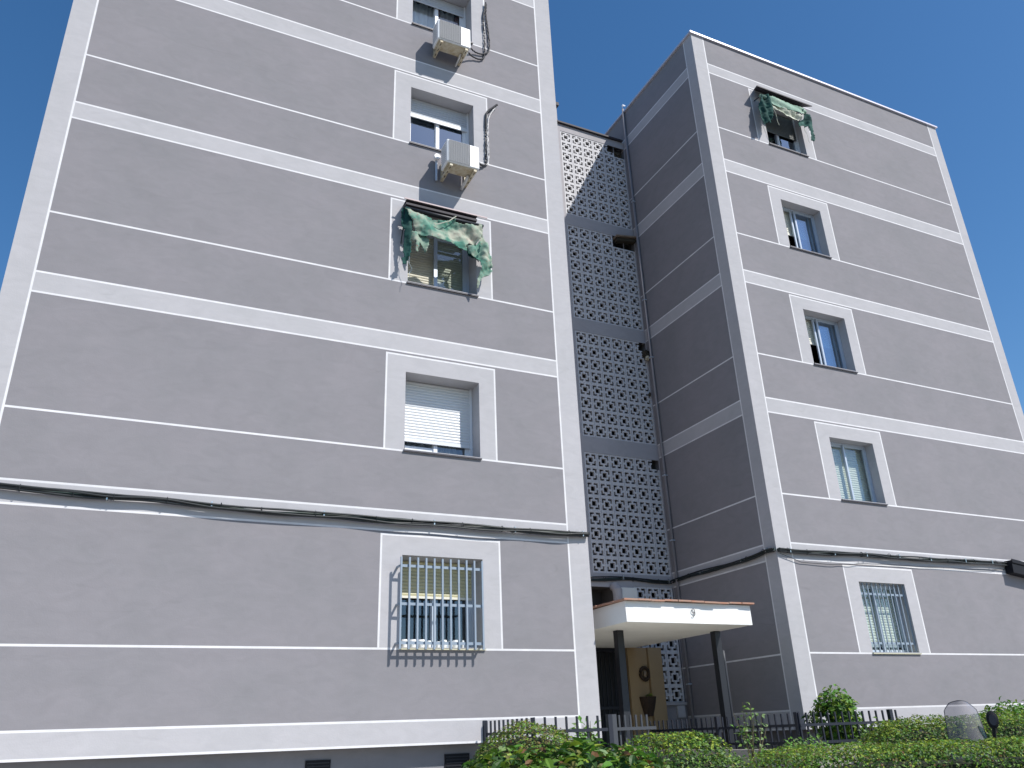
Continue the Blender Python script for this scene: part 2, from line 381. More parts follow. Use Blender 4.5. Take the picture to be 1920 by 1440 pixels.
# downpipe on the shaded side wall
dp = MB(); dp.tube([(3.765, 2.87, .9), (3.765, 2.87, TOP + .12)], .030, GRAY, 10)
dp.build('downpipe', RT, smooth=True)
dh = MB(); dh.tube([(3.765, 2.87, TOP + .121), (3.765, 2.87, TOP + .24), (3.78, 2.87, TOP + .265), (3.85, 2.87, TOP + .265)], .018, ACW, 10); dh.build('vent_hook', RT, smooth=True)
for z in (2.4, 5.2, 6.6, 9.4, 10.9, 13.7):
    cl = MB(); cl.box(3.722, 3.806, 2.83, 2.91, z, z + .02, ALUB); cl.build('pipe_clip', RT)
# ------------------------------------------------------------------ stair block between the towers
ST = empty('stair_block', (1.9, 3.06, 0), 'recessed stairwell wall of pierced blocks between the two grey blocks', 'building')
PY = 3.06; PX0, PX1 = 1.911, 3.786; PIT = .3125
panels = {4: 15.336, 3: 12.528, 2: 9.703, 1: 6.847}
ub = [0, .2, PX0, PX1, 3.806, 2.83, 1.55, 2.52, 1.83, 2.33]; zb = [-.2, 15.70, .95, 3.095, 2.105, 4.268, 3.6, 4.23]
for c in panels.values(): zb += [c + PIT / 2, c - 7.5 * PIT]
def stp(a, z):
    if PX0 < a < PX1:
        for c in panels.values():
            if c - 7.5 * PIT < z < c + PIT / 2: return None
    if 2.83 < a < PX1 and 2.105 < z < 4.268: return None
    if 1.55 < a < 2.52 and .95 < z < 3.095: return None
    if 1.83 < a < 2.33 and 3.6 < z < 4.23: return None
    return BEAM if z > 2.1 else GRAY
mb = MB(); grid(mb, (0, PY, 0), (1, 0, 0), (0, -1, 0), ub, zb, stp)
mb.face([(0, PY + .001, 15.70), (3.806, PY + .001, 15.70), (3.806, 8, 15.70), (0, 8, 15.70)], CONC)
# landing slabs and stairwell interior
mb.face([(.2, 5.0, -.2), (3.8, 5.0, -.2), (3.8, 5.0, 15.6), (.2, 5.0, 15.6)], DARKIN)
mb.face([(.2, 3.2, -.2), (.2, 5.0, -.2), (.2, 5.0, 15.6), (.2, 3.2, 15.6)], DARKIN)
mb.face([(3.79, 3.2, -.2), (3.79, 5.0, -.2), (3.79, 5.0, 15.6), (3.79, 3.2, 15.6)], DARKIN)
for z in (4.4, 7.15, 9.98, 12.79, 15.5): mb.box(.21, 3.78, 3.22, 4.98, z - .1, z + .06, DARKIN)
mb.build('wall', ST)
def breeze(x0, ncol, ztop, nrow, missing=(), half=()):
    m = MB(); B = [0, .108, .238, .332, .425, .575, .668, .762, .892, 1.]
    nb = len(B) - 1
    def solid_cell(i, j):
        u = (B[i] + B[i + 1]) / 2 - .5; v = (B[j] + B[j + 1]) / 2 - .5; r = max(abs(u), abs(v))
        if r > .39: return True
        if r > .265: return min(abs(u), abs(v)) < .08
        if r > .165: return True
        return False
    W, H = ncol * nb, nrow * nb
    def solid(i, j):
        if i < 0 or j < 0 or i >= W or j >= H: return None
        c, r = i // nb, j // nb
        if (r, c) in missing: return False
        if (r, c) in half and (i % nb) > 3 and (j % nb) < 6: return False
        return solid_cell(i % nb, j % nb)
    xs = [x0 + (i // nb + B[i % nb]) * PIT for i in range(W)] + [x0 + ncol * PIT]
    zs = [ztop - (j // nb + B[j % nb]) * PIT for j in range(H)] + [ztop - nrow * PIT]
    y0, y1 = PY + .010, PY + .062
    for i in range(W):
        for j in range(H):
            if not solid(i, j): continue
            a, b, t, u = xs[i], xs[i + 1], zs[j], zs[j + 1]
            m.face([(a, y0, u), (b, y0, u), (b, y0, t), (a, y0, t)], BLOCK)
            if solid(i - 1, j) is False: m.face([(a, y0, u), (a, y0, t), (a, y1, t), (a, y1, u)], BLOCK)
            if solid(i + 1, j) is False: m.face([(b, y0, u), (b, y1, u), (b, y1, t), (b, y0, t)], BLOCK)
            if solid(i, j - 1) is False: m.face([(a, y0, t), (b, y0, t), (b, y1, t), (a, y1, t)], BLOCK)
            if solid(i, j + 1) is False: m.face([(a, y0, u), (a, y1, u), (b, y1, u), (b, y0, u)], BLOCK)
    # reveal round the panel and shallow joint lines between blocks
    X1, Z1 = x0 + ncol * PIT, ztop - nrow * PIT
    for q in ([(x0, PY, ztop), (X1, PY, ztop), (X1, y0, ztop), (x0, y0, ztop)], [(x0, PY, Z1), (X1, PY, Z1), (X1, y0, Z1), (x0, y0, Z1)],
              [(x0, PY, Z1), (x0, PY, ztop), (x0, y0, ztop), (x0, y0, Z1)], [(X1, PY, Z1), (X1, PY, ztop), (X1, y0, ztop), (X1, y0, Z1)]): m.face(q, BEAM)
    for c in range(1, ncol): m.box(x0 + c * PIT - .004, x0 + c * PIT + .004, y0 - .002, y0 + .01, Z1, ztop, BEAM)
    return m.build('breeze_block_screen', ST)
breeze(PX0, 6, panels[4] + PIT / 2, 8, missing={(0, 5)}, half={(0, 4)})
breeze(PX0, 6, panels[3] + PIT / 2, 8, missing={(0, 4), (0, 5)})
breeze(PX0, 6, panels[2] + PIT / 2, 8, half={(0, 5)})
breeze(PX0, 6, panels[1] + PIT / 2, 8, half={(0, 5)})
breeze(2.83, 3, 4.268, 7) if False else breeze(3.767 - 3 * PIT, 3, 4.268, 7)
c = MB(); c.box(1.6, 3.75, PY - .06, PY + .3, 15.705, 15.75, COPED); c.build('coping', ST)
sh = MB(); sh.box(.02, 2.12, 3.5, 7.0, 15.71, 16.72, BEAM); sh.box(-.0, 2.17, 3.45, 7.0, 16.722, 16.82, COPED); sh.build('stair_head', ST)
lg = MB(); lg.box(2.9, 3.78, PY - .05, PY - .002, 2.045, 2.095, BEAM); lg.build('ledge', ST)
ub_ = MB(); ub_.box(3.54, 3.72, PY - .05, PY - .002, 1.82, 2.035, BAND); ub_.build('meter_box', ST, bevel=.004)
# door, dark metal with vertical bars
dr = MB(); dr.box(1.56, 2.51, 3.30, 3.34, .95, 3.09, POST); frame_rect(dr, 1.555, 2.515, .955, 3.09, 3.2, 3.28, .06, BLACKI)
for i in range(9): dr.box(1.66 + i * .095, 1.675 + i * .095, 3.235, 3.26, 1.02, 3.03, BLACKI)
dr.box(1.62, 2.45, 3.225, 3.27, 2.0, 2.05, BLACKI)
do = dr.build('door', ST)
# niche with a pipe
nc = MB(); nc.face([(1.83, 3.5, 3.6), (2.33, 3.5, 3.6), (2.33, 3.5, 4.23), (1.83, 3.5, 4.23)], DARKER)
for q in ([(1.83, PY, 3.6), (1.83, 3.5, 3.6), (1.83, 3.5, 4.23), (1.83, PY, 4.23)], [(2.33, PY, 3.6), (2.33, 3.5, 3.6), (2.33, 3.5, 4.23), (2.33, PY, 4.23)], [(1.83, PY, 4.23), (1.83, 3.5, 4.23), (2.33, 3.5, 4.23), (2.33, PY, 4.23)]): nc.face(q, DARKIN)
nc.tube([(2.36, PY - .12, 3.45), (2.36, PY - .12, 4.16), (2.36, PY - .02, 4.24)], .10, BEAM, 14); nc.build('niche', ST)
pf = MB(); pf.box(2.42, 2.84, PY - .09, PY - .004, 3.45, 4.22, WHITED); pf.build('pier', ST)
# ochre pier beside the door
yp = MB(); yp.box(2.50, 2.93, 2.99, PY - .003, .9, 3.086, YEL); yp.box(2.932, 3.235, 2.93, PY - .003, .9, 3.086, YEL); yp.build('door_pier', ST)
# nests and board in broken blocks
def blob(name, cx, cy, cz, rx, ry, rz, m, seed, label, cat):
    bm = bmesh.new(); bmesh.ops.create_icosphere(bm, subdivisions=3, radius=1)
    for v in bm.verts:
        n = noise.noise(v.co * 2.2 + Vector((seed, 0, 0))) * .45 + noise.noise(v.co * 6 + Vector((seed, 3, 0))) * .2
        v.co *= 1 + n; v.co = Vector((v.co.x * rx, v.co.y * ry, v.co.z * rz))
    me = bpy.data.meshes.new(name); bm.to_mesh(me); bm.free(); me.materials.append(m)
    o = bpy.data.objects.new(name, me); col.objects.link(o); o.location = (cx, cy, cz); return tag(o, label, cat)
blob('bird_nest', 3.60, 3.10, 15.27, .10, .07, .08, TWIG, 1, 'dark nest lodged in the broken top corner blocks of the stairwell screen', 'nest')
blob('bird_nest', 3.74, 3.03, 9.56, .09, .08, .10, TWIG, 5, 'dark clump of twigs on the third stairwell screen from the top', 'nest')
blob('mud_lump', 3.74, 2.98, 9.44, .05, .05, .06, BRK, 9, 'small pale lump stuck below the twig clump in the stairwell corner', 'nest')
blob('mud_lump', 3.72, 3.02, 8.55, .03, .03, .05, TWIG, 12, 'small dark lump halfway down the third stairwell screen', 'nest')
bd = MB(); R = Matrix.Rotation(math.radians(-9), 3, 'Y'); bd.box(3.19, 3.80, 2.90, 3.12, 12.64, 12.675, WOOD, R, Vector((3.5, 3, 12.65)))
bd.box(3.22, 3.77, 2.96, 3.1, 12.55, 12.63, TWIG, R, Vector((3.5, 3, 12.65)))
tag(bd.build('board', None), 'weathered brown board wedged in the gap of the second stairwell screen', 'board')
# ------------------------------------------------------------------ canopy
CN = empty('entrance_canopy', (1.5, 0, .9), 'white entrance canopy numbered 9 with terracotta edge on two dark posts', 'canopy')
cx0, cx1, cy0 = .333, 2.685, -.381
s = MB()
# soffit slab and fascia as one plastered body with a slightly wavy front face
n = 26
for i in range(n):
    a = cx0 + (cx1 - cx0) * i / n; b = cx0 + (cx1 - cx0) * (i + 1) / n
    f = lambda x, z: cy0 + .010 * noise.noise(Vector((x * 2.3, z * 3, 1)))
    zs_ = [3.085, 3.2, 3.31, 3.385]
    for j in range(3):
        s.face([(a, f(a, zs_[j]), zs_[j]), (b, f(b, zs_[j]), zs_[j]), (b, f(b, zs_[j + 1]), zs_[j + 1]), (a, f(a, zs_[j + 1]), zs_[j + 1])], WHITE)
for X in (cx0, cx1): s.face([(X, cy0 - .0, 3.085), (X, PY, 3.085), (X, PY, 3.385), (X, cy0, 3.385)], WHITE)
s.face([(cx0, cy0, 3.385), (cx1, cy0, 3.385), (cx1, PY, 3.385), (cx0, PY, 3.385)], CONC)
s.face([(cx0, cy0 + .0, 3.085), (cx1, cy0 + .0, 3.085), (cx1, PY, 3.085), (cx0, PY, 3.085)], WHITED)
s.build('slab', CN)
t = MB(); rnd = random.Random(4)
def tiles(ax, c0, c1, fix):
    n_ = int(abs(c1 - c0) / .235); L_ = (c1 - c0) / n_
    for i in range(n_):
        a = c0 + i * L_ + .003; b = c0 + (i + 1) * L_ - .003; dz = rnd.uniform(-.006, .007); ov = rnd.uniform(-.012, .01)
        if ax == 'x': t.box(a, b, fix - .065 + ov, fix + .22, 3.392 + dz, 3.416 + dz, TILE)
        else: t.box(fix - .065 + ov, fix + .22, a, b, 3.392 + dz, 3.416 + dz, TILE)
tiles('x', cx0 - .06, cx1 + .04, cy0)
tiles('y', cy0 + .225, PY - .05, cx0)
t.build('tile_edge', CN)
for x, y in ((.80, .60), (2.60, .45)):
    p = MB(); p.box(x - .06, x + .06, y - .06, y + .06, .6, 3.083, POST); p.build('post', CN, bevel=.004)
cdt = MB(); cdt.tube([(2.695, .43, 2.78), (2.70, .43, 2.6), (2.70, .43, .7)], .026, GATEM, 8); cdt.build('conduit', CN, smooth=True)
# the number 9
nm = MB(); ox, oz, yy = 1.545, 3.235, cy0 - .018
pts = []
for i in range(25):
    a = 2 * math.pi * i / 24; pts.append((ox + .027 * math.cos(a), yy, oz + .032 + .031 * math.sin(a)))
nm.tube(pts, .0045, BLKM, 6, False)
tail = [(ox + .027, yy, oz + .032), (ox + .028, yy, oz + .005), (ox + .020, yy, oz - .028), (ox + .004, yy, oz - .045), (ox - .014, yy, oz - .048), (ox - .023, yy, oz - .038)]
nm.tube(tail, [.007, .007, .006, .004, .004, .007], BLKM, 6); nm.build('number_nine', CN)
# things on the ochre pier
wr = MB(); R0 = .095
ring = [(2.83 + R0 * math.cos(a * math.pi / 12), 2.96, 2.61 + R0 * 1.15 * math.sin(a * math.pi / 12)) for a in range(25)]
wr.tube(ring, .032, BSK, 8, False); wr.tube([(2.83, 2.965, 2.55), (2.83, 2.955, 2.66)], .03, WOOD, 8); tag(wr.build('wreath', None, smooth=True), 'small dark wreath hanging on the ochre pier by the door', 'wreath')
bk = empty('wall_basket', (2.84, 2.94, 2.05), 'dark half basket hung on the ochre pier under the wreath', 'basket')
b_ = MB(); N_ = 12
rings = [(2.20, .17, .15), (2.10, .15, .14), (1.98, .12, .11), (1.86, .085, .07)]
for q in range(3):
    for i in range(N_):
        a0, a1 = math.pi + math.pi * i / N_, math.pi + math.pi * (i + 1) / N_
        P = lambda rr, a: (2.85 + rr[1] * math.cos(a) * (1.05), 2.985 + rr[2] * math.sin(a), rr[0])
        b_.face([P(rings[q], a0), P(rings[q], a1), P(rings[q + 1], a1), P(rings[q + 1], a0)], BSK)
b_.face([(2.85 + .085 * math.cos(math.pi + math.pi * i / N_), 2.985 + .07 * math.sin(math.pi + math.pi * i / N_), 1.86) for i in range(N_ + 1)], BSK)
b_.face([(2.85 + .17 * math.cos(math.pi + math.pi * i / N_), 2.985 + .15 * math.sin(math.pi + math.pi * i / N_), 2.17) for i in range(N_ + 1)], SOIL)
b_.build('basket', bk)
# ------------------------------------------------------------------ air conditioners
def aircon(x0, x1, yf, yb, z0, z1, zb, label, drain):
    r = empty('air_conditioner', ((x0 + x1) / 2, 0, zb), label, 'air conditioner', 'air conditioners on the left block')
    m = MB(); m.box(x0, x1, yf, yb, z0, z1, ACW); m.build('body', r, bevel=.022)
    W = x1 - x0; gx0, gx1 = x0 + W * .055, x0 + W * .70
    g = MB(); g.box(gx0, gx1, yf - .004, yf + .002, z0 + .02, z1 - .022, ACD)
    nn = 22
    for i in range(nn + 1):
        z = z0 + .022 + (z1 - z0 - .046) * i / nn; g.box(gx0, gx1, yf - .010, yf - .005, z - .0035, z + .0035, ACG)
    for i in range(13):
        x = gx0 + (gx1 - gx0) * i / 12; g.box(x - .0025, x + .0025, yf - .014, yf - .0105, z0 + .02, z1 - .022, ACG)
    g.build('fan_grille', r)
    lv = MB()
    for i in range(9): lv.box(x0 - .003, x0 - .001, yf + .06, yb - .03, z0 + .05 + i * .045, z0 + .06 + i * .045, ACG)
    lv.build('side_louvre', r)
    tr = MB(); tr.box(x0 + .03, x1 - .03, yf + .03, yb - .02, z0 - .012, z0 - .001, BRK); tr.build('base_tray', r)
    for x in (x0 + .085, x1 - .075):
        b = MB(); b.box(x - .026, x + .026, yf + .02, -.001, z0 - .055, z0 - .014, BRK); b.box(x - .02, x + .02, -.035, -.001, z0 - .013, z0 + .30, BRK)
        for q in range(3): b.box(x - .006, x + .006, yf + .06 + q * .13, yf + .11 + q * .13, z0 - .058, z0 - .0555, BLK)
        b.build('bracket', r)
    p = MB(); p.tube([(x1 - .13, yf * .6, z0 - .02), (x1 - .14, yf * .45, z0 - .07), (x1 - .15, -.10, z0 - .12), (x1 - .15, -.03, z0 - .13)], drain, PIPEW, 8); p.build('drain_pipe', r, smooth=True)
    return r
A3 = aircon(-2.50, -1.905, -.50, -.20, 10.50, 10.975, 10.45, 'white air conditioner below the third floor window with its round pipe at the side', .028)
A4 = aircon(-2.645, -1.995, -.43, -.14, 13.285, 13.76, 13.25, 'white air conditioner nearest the top edge, below the curtained window', .016)
sp_ = MB(); sp_.tube([(-2.53, -.06, 10.87), (-2.53, -.12, 10.87)], .055, ACW, 14); sp_.tube([(-2.52, -.03, 10.42), (-2.52, -.03, 10.85)], .022, ALUB, 8); sp_.build('vent_cap', A3, smooth=False)
def wig(pts, amp, seed, n=8):
    out = []
    for i in range(len(pts) - 1):
        a, b = Vector(pts[i]), Vector(pts[i + 1])
        for k in range(n):
            t_ = k / n; p = a.lerp(b, t_); s_ = (i + t_) * 2.1 + seed
            out.append(p + Vector((noise.noise((s_, 1.3, seed)), noise.noise((s_, 7.7, seed)) * .5, noise.noise((s_, 4.1, seed)))) * amp)
    out.append(Vector(pts[-1])); return out
def smoothp(pts, it=2):
    pts = [Vector(p) for p in pts]
    for _ in range(it):
        q = [pts[0]]
        for a, b in zip(pts, pts[1:]): q += [a.lerp(b, .25), a.lerp(b, .75)]
        q.append(pts[-1]); pts = q
    return pts
def pipes(root, path1, path2, r1, m1, r2, m2):
    m = MB(); m.tube(wig(smoothp(path1), .012, 3, 2), r1, m1, 7); m.build('refrigerant_pipe', root, smooth=True)
    m = MB(); m.tube(wig(smoothp(path2), .012, 8, 2), r2, m2, 7); m.build('refrigerant_pipe', root, smooth=True)
pipes(A3, [(-1.92, -.25, 11.00), (-1.75, -.08, 10.98), (-1.60, -.03, 11.01), (-1.56, -.03, 11.12), (-1.56, -.03, 11.7), (-1.545, -.03, 12.22), (-1.50, -.03, 12.31), (-1.40, -.05, 12.42), (-1.32, -.07, 12.50)],
      [(-1.92, -.23, 11.04), (-1.75, -.06, 11.03), (-1.56, -.03, 11.04), (-1.51, -.03, 11.14), (-1.515, -.03, 11.7), (-1.51, -.03, 12.1), (-1.45, -.03, 12.27), (-1.34, -.04, 12.46)], .020, PIPEB, .013, PIPEW)
pipes(A4, [(-2.02, -.2, 13.50), (-1.80, -.04, 13.52), (-1.62, -.03, 13.53), (-1.53, -.03, 13.62), (-1.53, -.03, 14.2), (-1.55, -.03, 14.7), (-1.50, -.03, 14.95), (-1.49, -.05, 15.08)],
      [(-2.02, -.2, 13.66), (-1.78, -.04, 13.68), (-1.62, -.03, 13.67), (-1.46, -.03, 13.76), (-1.42, -.03, 14.0), (-1.45, -.03, 14.4), (-1.49, -.03, 14.8), (-1.47, -.04, 15.05)], .016, PIPEB, .015, PIPEB)
# ------------------------------------------------------------------ torn awnings
def clothmat(name, g1, g2, pale, lo, hi, spots=True):
    m = bpy.data.materials.new(name); m.use_nodes = True; t = m.node_tree; N = t.nodes; L = t.links
    b = N['Principled BSDF']; b.inputs['Roughness'].default_value = .9
    tc = N.new('ShaderNodeTexCoord')
    def rng(scale, lo, hi, det=5):
        n = N.new('ShaderNodeTexNoise'); n.inputs['Scale'].default_value = scale; n.inputs['Detail'].default_value = det; L.new(tc.outputs['Object'], n.inputs['Vector'])
        r = N.new('ShaderNodeMapRange'); r.inputs[1].default_value = lo; r.inputs[2].default_value = hi; L.new(n.outputs[0], r.inputs[0]); return r.outputs[0]
    def mixc(A, B, f):
        x = N.new('ShaderNodeMix'); x.data_type = 'RGBA'
        for nm, v in (('A', A), ('B', B)):
            if isinstance(v, tuple): x.inputs[nm].default_value = (*v, 1)
            else: L.new(v, x.inputs[nm])
        L.new(f, x.inputs['Factor']); return x.outputs['Result']
    c = mixc(g1, g2, rng(4, .4, .6)); c = mixc(c, pale, rng(3.3, lo, hi))
    if spots: c = mixc(c, (.42, .16, .15), rng(34, .66, .72, 2))
    L.new(c, b.inputs['Base Color'])
    tl = N.new('ShaderNodeBsdfTranslucent'); L.new(c, tl.inputs[0]); ms = N.new('ShaderNodeMixShader'); ms.inputs[0].default_value = .18
    L.new(b.outputs[0], ms.inputs[1]); L.new(tl.outputs[0], ms.inputs[2]); L.new(ms.outputs[0], N['Material Output'].inputs[0])
    return m
CLF = clothmat('faded_green_canvas', (.07, .23, .17), (.22, .36, .28), (.50, .48, .39), .44, .68)
CLG = clothmat('shaded_green_canvas', (.006, .050, .045), (.012, .085, .072), (.09, .20, .16), .56, .75, False)  # dark green, deepened further to hold the shading on the flaps
CLW = clothmat('bleached_canvas', (.55, .58, .46), (.66, .66, .56), (.30, .48, .36), .60, .75, False)
CLR = clothmat('green_roll_canvas', (.26, .40, .31), (.32, .46, .37), (.45, .53, .42), .55, .75, False)
def inside(p, poly):
    x, z = p; c = False
    for i in range(len(poly)):
        (xa, za), (xb, zb_) = poly[i], poly[i - 1]
        if (za > z) != (zb_ > z) and x < (xb - xa) * (z - za) / (zb_ - za) + xa: c = not c
    return c
def rag(name, parent, poly, y, m, fold=(1, .5), amp=.05, seed=0, step=.016):
    x0 = min(p[0] for p in poly); x1 = max(p[0] for p in poly); z0 = min(p[1] for p in poly); z1 = max(p[1] for p in poly)
    nx = int((x1 - x0) / step) + 2; nz = int((z1 - z0) / step) + 2; idx = {}; mb = MB(); k = mb.mi(m)
    def vid(i, j):
        if (i, j) not in idx:
            x = x0 + i * step; z = z0 + j * step; s_ = x * fold[0] + z * fold[1]
            an = math.atan2(z - fold[3], x - fold[2]) * 9 if len(fold) > 2 else s_ * 17
            yy = y + amp * (.75 * math.sin(an + seed + 1.6 * noise.noise((x * 3, z * 3, seed))) + .7 * noise.noise((x * 5, z * 5, seed))) + .4 * amp * noise.noise((x * 14, z * 14, seed + 3))
            wx = .012 * noise.noise((x * 30, z * 30, seed)); wz = .012 * noise.noise((x * 30, z * 30, seed + 9))
            idx[(i, j)] = len(mb.v); mb.v.append((x + wx, min(yy, -.012), z + wz))
        return idx[(i, j)]
    for i in range(nx):
        for j in range(nz):
            if inside((x0 + (i + .5) * step, z0 + (j + .5) * step), poly):
                mb.f.append((vid(i, j), vid(i + 1, j), vid(i + 1, j + 1), vid(i, j + 1))); mb.m.append(k)
    o = mb.build(name, parent, smooth=True); md = o.modifiers.new('thick', 'SOLIDIFY'); md.thickness = .003; return o
AW = empty('torn_awning', (-2.35, 0, 9.2), 'torn green awning faded to cream over the second floor window', 'awning', 'torn awnings')
h = MB(); h.box(-3.10, -1.84, -.205, -.004, 9.735, 9.75, COPED); h.box(-3.10, -1.84, -.19, -.02, 9.66, 9.70, COPED); h.build('hood', AW)
h = MB(); h.box(-3.14, -1.66, -.222, -.207, 9.742, 9.764, TRIM); h.build('trim_strip', AW)
h = MB(); h.tube([(-3.14, -.17, 9.60), (-1.72, -.17, 9.60)], .028, POST, 10); h.build('roller', AW, smooth=True)
for x in (-3.12, -1.74):
    h = MB(); h.tube([(x, -.0, 9.62), (x, -.18, 9.60)], .012, POST, 6); h.tube([(x, -.01, 9.0), (x, -.14, 9.3), (x, -.18, 9.55)], .008, POST, 6); h.build('arm', AW, smooth=True)
rag('left_flap', AW, [(-3.17, 9.55), (-3.13, 9.62), (-2.98, 9.50), (-3.0, 9.42), (-3.0, 9.17), (-3.02, 8.98), (-3.01, 8.77), (-3.04, 8.63), (-3.07, 8.54), (-3.13, 8.52), (-3.15, 8.61), (-3.10, 8.66), (-3.13, 8.83), (-3.12, 9.12), (-3.17, 9.31)], -.19, CLG, (1.6, .1), .04, 2)
rag('swag', AW, [(-3.14, 9.62), (-2.97, 9.54), (-2.79, 9.53), (-2.63, 9.47), (-2.42, 9.50), (-2.25, 9.57), (-2.24, 9.53), (-2.13, 9.49), (-1.83, 9.54), (-1.76, 9.58), (-1.75, 9.41), (-1.83, 9.25), (-1.9, 9.16), (-2.01, 9.17), (-2.05, 9.11), (-2.03, 9.01), (-2.13, 9.02), (-2.34, 9.07), (-2.54, 9.07), (-2.73, 9.10), (-2.83, 9.09), (-2.91, 9.11), (-2.97, 9.23), (-3.01, 9.36), (-3.07, 9.41)], -.22, CLF, (.55, 1.15, -3.35, 9.75), .05, 5)
rag('hanging_tip', AW, [(-3.08, 9.16), (-2.91, 9.15), (-2.78, 9.15), (-2.71, 9.07), (-2.72, 8.93), (-2.76, 8.80), (-2.82, 8.91), (-2.87, 8.98), (-2.89, 8.78), (-2.93, 8.79), (-2.94, 8.97), (-3.06, 8.99)], -.20, CLF, (1.5, .3), .03, 8)
rag('right_flap', AW, [(-1.82, 9.58), (-1.75, 9.59), (-1.7, 9.3), (-1.65, 9.2), (-1.59, 9.05), (-1.58, 8.89), (-1.60, 8.7), (-1.67, 8.60), (-1.74, 8.59), (-1.79, 8.53), (-1.82, 8.39), (-1.86, 8.34), (-1.85, 8.52), (-1.79, 8.71), (-1.81, 8.88), (-1.86, 8.93), (-1.95, 8.91), (-2.02, 9.0), (-2.03, 9.12), (-1.9, 9.12), (-1.81, 9.25), (-1.79, 9.4)], -.20, CLF, (1.5, -.5), .05, 12)
rag('inner_rag', AW, [(-2.05, 9.15), (-1.80, 9.22), (-1.70, 9.12), (-1.72, 8.93), (-1.86, 8.90), (-2.0, 8.96)], -.155, CLG, (1.5, -.5), .02, 15)
h = MB(); h.tube(wig([(-3.02, -.17, 9.0), (-3.03, -.18, 8.75), (-2.99, -.16, 8.5), (-3.02, -.15, 8.3)], .03, 2), .004, CLIP, 5); h.build('cord', AW); h = MB(); h.tube(wig([(-2.62, -.25, 9.34), (-2.38, -.27, 9.46), (-2.25, -.26, 9.6)], .01, 2), .009, CLW, 5); h.build('cord', AW)
AR = empty('torn_awning', (6.1, 0, 14.5), 'torn dark green awning over the top floor window of the right block', 'awning', 'torn awnings')
h = MB(); R = Matrix.Rotation(0, 3, 'X')
h.face([(5.50, -.0, 15.50), (6.98, -.0, 15.50), (6.98, -.30, 15.27), (5.28, -.30, 15.27)], COPED)
h.face([(5.50, -.0, 15.47), (6.98, -.0, 15.47), (6.98, -.30, 15.24), (5.28, -.30, 15.24)], COPED)
h.face([(5.28, -.30, 15.24), (6.98, -.30, 15.24), (6.98, -.30, 15.27), (5.28, -.30, 15.27)], COPED)
h.face([(5.50, 0, 15.47), (5.50, 0, 15.5), (5.28, -.30, 15.27), (5.28, -.30, 15.24)], COPED); h.build('hood', AR)
h = MB(); h.tube([(5.40, -.22, 15.07), (6.80, -.22, 15.07)], .04, CLR, 10); h.build('roller', AR, smooth=True)
for x in (5.42, 6.78):
    h = MB(); h.tube([(x, -.0, 15.1), (x, -.22, 15.07)], .012, POST, 6); h.build('arm', AR)
rag('left_flap', AR, [(5.42, 15.1), (5.51, 15.14), (5.67, 15.13), (5.72, 15.01), (5.68, 14.7), (5.62, 14.44), (5.5, 14.24), (5.48, 14.3), (5.34, 14.19), (5.28, 14.21), (5.26, 14.54), (5.34, 14.92)], -.25, CLG, (1.6, .2), .045, 21)
rag('valance', AR, [(5.64, 15.09), (5.75, 15.14), (6.73, 15.11), (6.67, 14.92), (6.37, 14.90), (5.7, 14.88)], -.27, CLR, (.3, 1.3), .02, 25)
rag('swag', AR, [(5.68, 14.93), (5.94, 14.93), (6.17, 14.91), (6.39, 14.92), (6.42, 14.84), (6.64, 14.94), (6.59, 14.76), (6.36, 14.65), (6.13, 14.70), (5.96, 14.75), (5.77, 14.75), (5.7, 14.77)], -.24, CLW, (.4, 1.4), .04, 28)
rag('right_flap', AR, [(6.65, 15.08), (6.81, 15.06), (6.89, 14.96), (6.88, 14.77), (6.93, 14.59), (6.9, 14.31), (6.86, 14.21), (6.72, 14.25), (6.78, 14.38), (6.73, 14.6), (6.57, 14.54), (6.45, 14.50), (6.5, 14.68), (6.65, 14.78)], -.24, CLG, (1.5, -.4), .05, 31)
h = MB(); h.tube(wig([(5.70, -.25, 14.85), (5.74, -.26, 14.6), (5.80, -.24, 14.32)], .03, 3), .006, CLW, 5); h.build('cord', AR); h = MB(); h.tube(wig([(6.62, -.23, 14.5), (6.66, -.24, 14.3), (6.70, -.22, 14.12)], .02, 3), .005, CLW, 5); h.build('cord', AR)
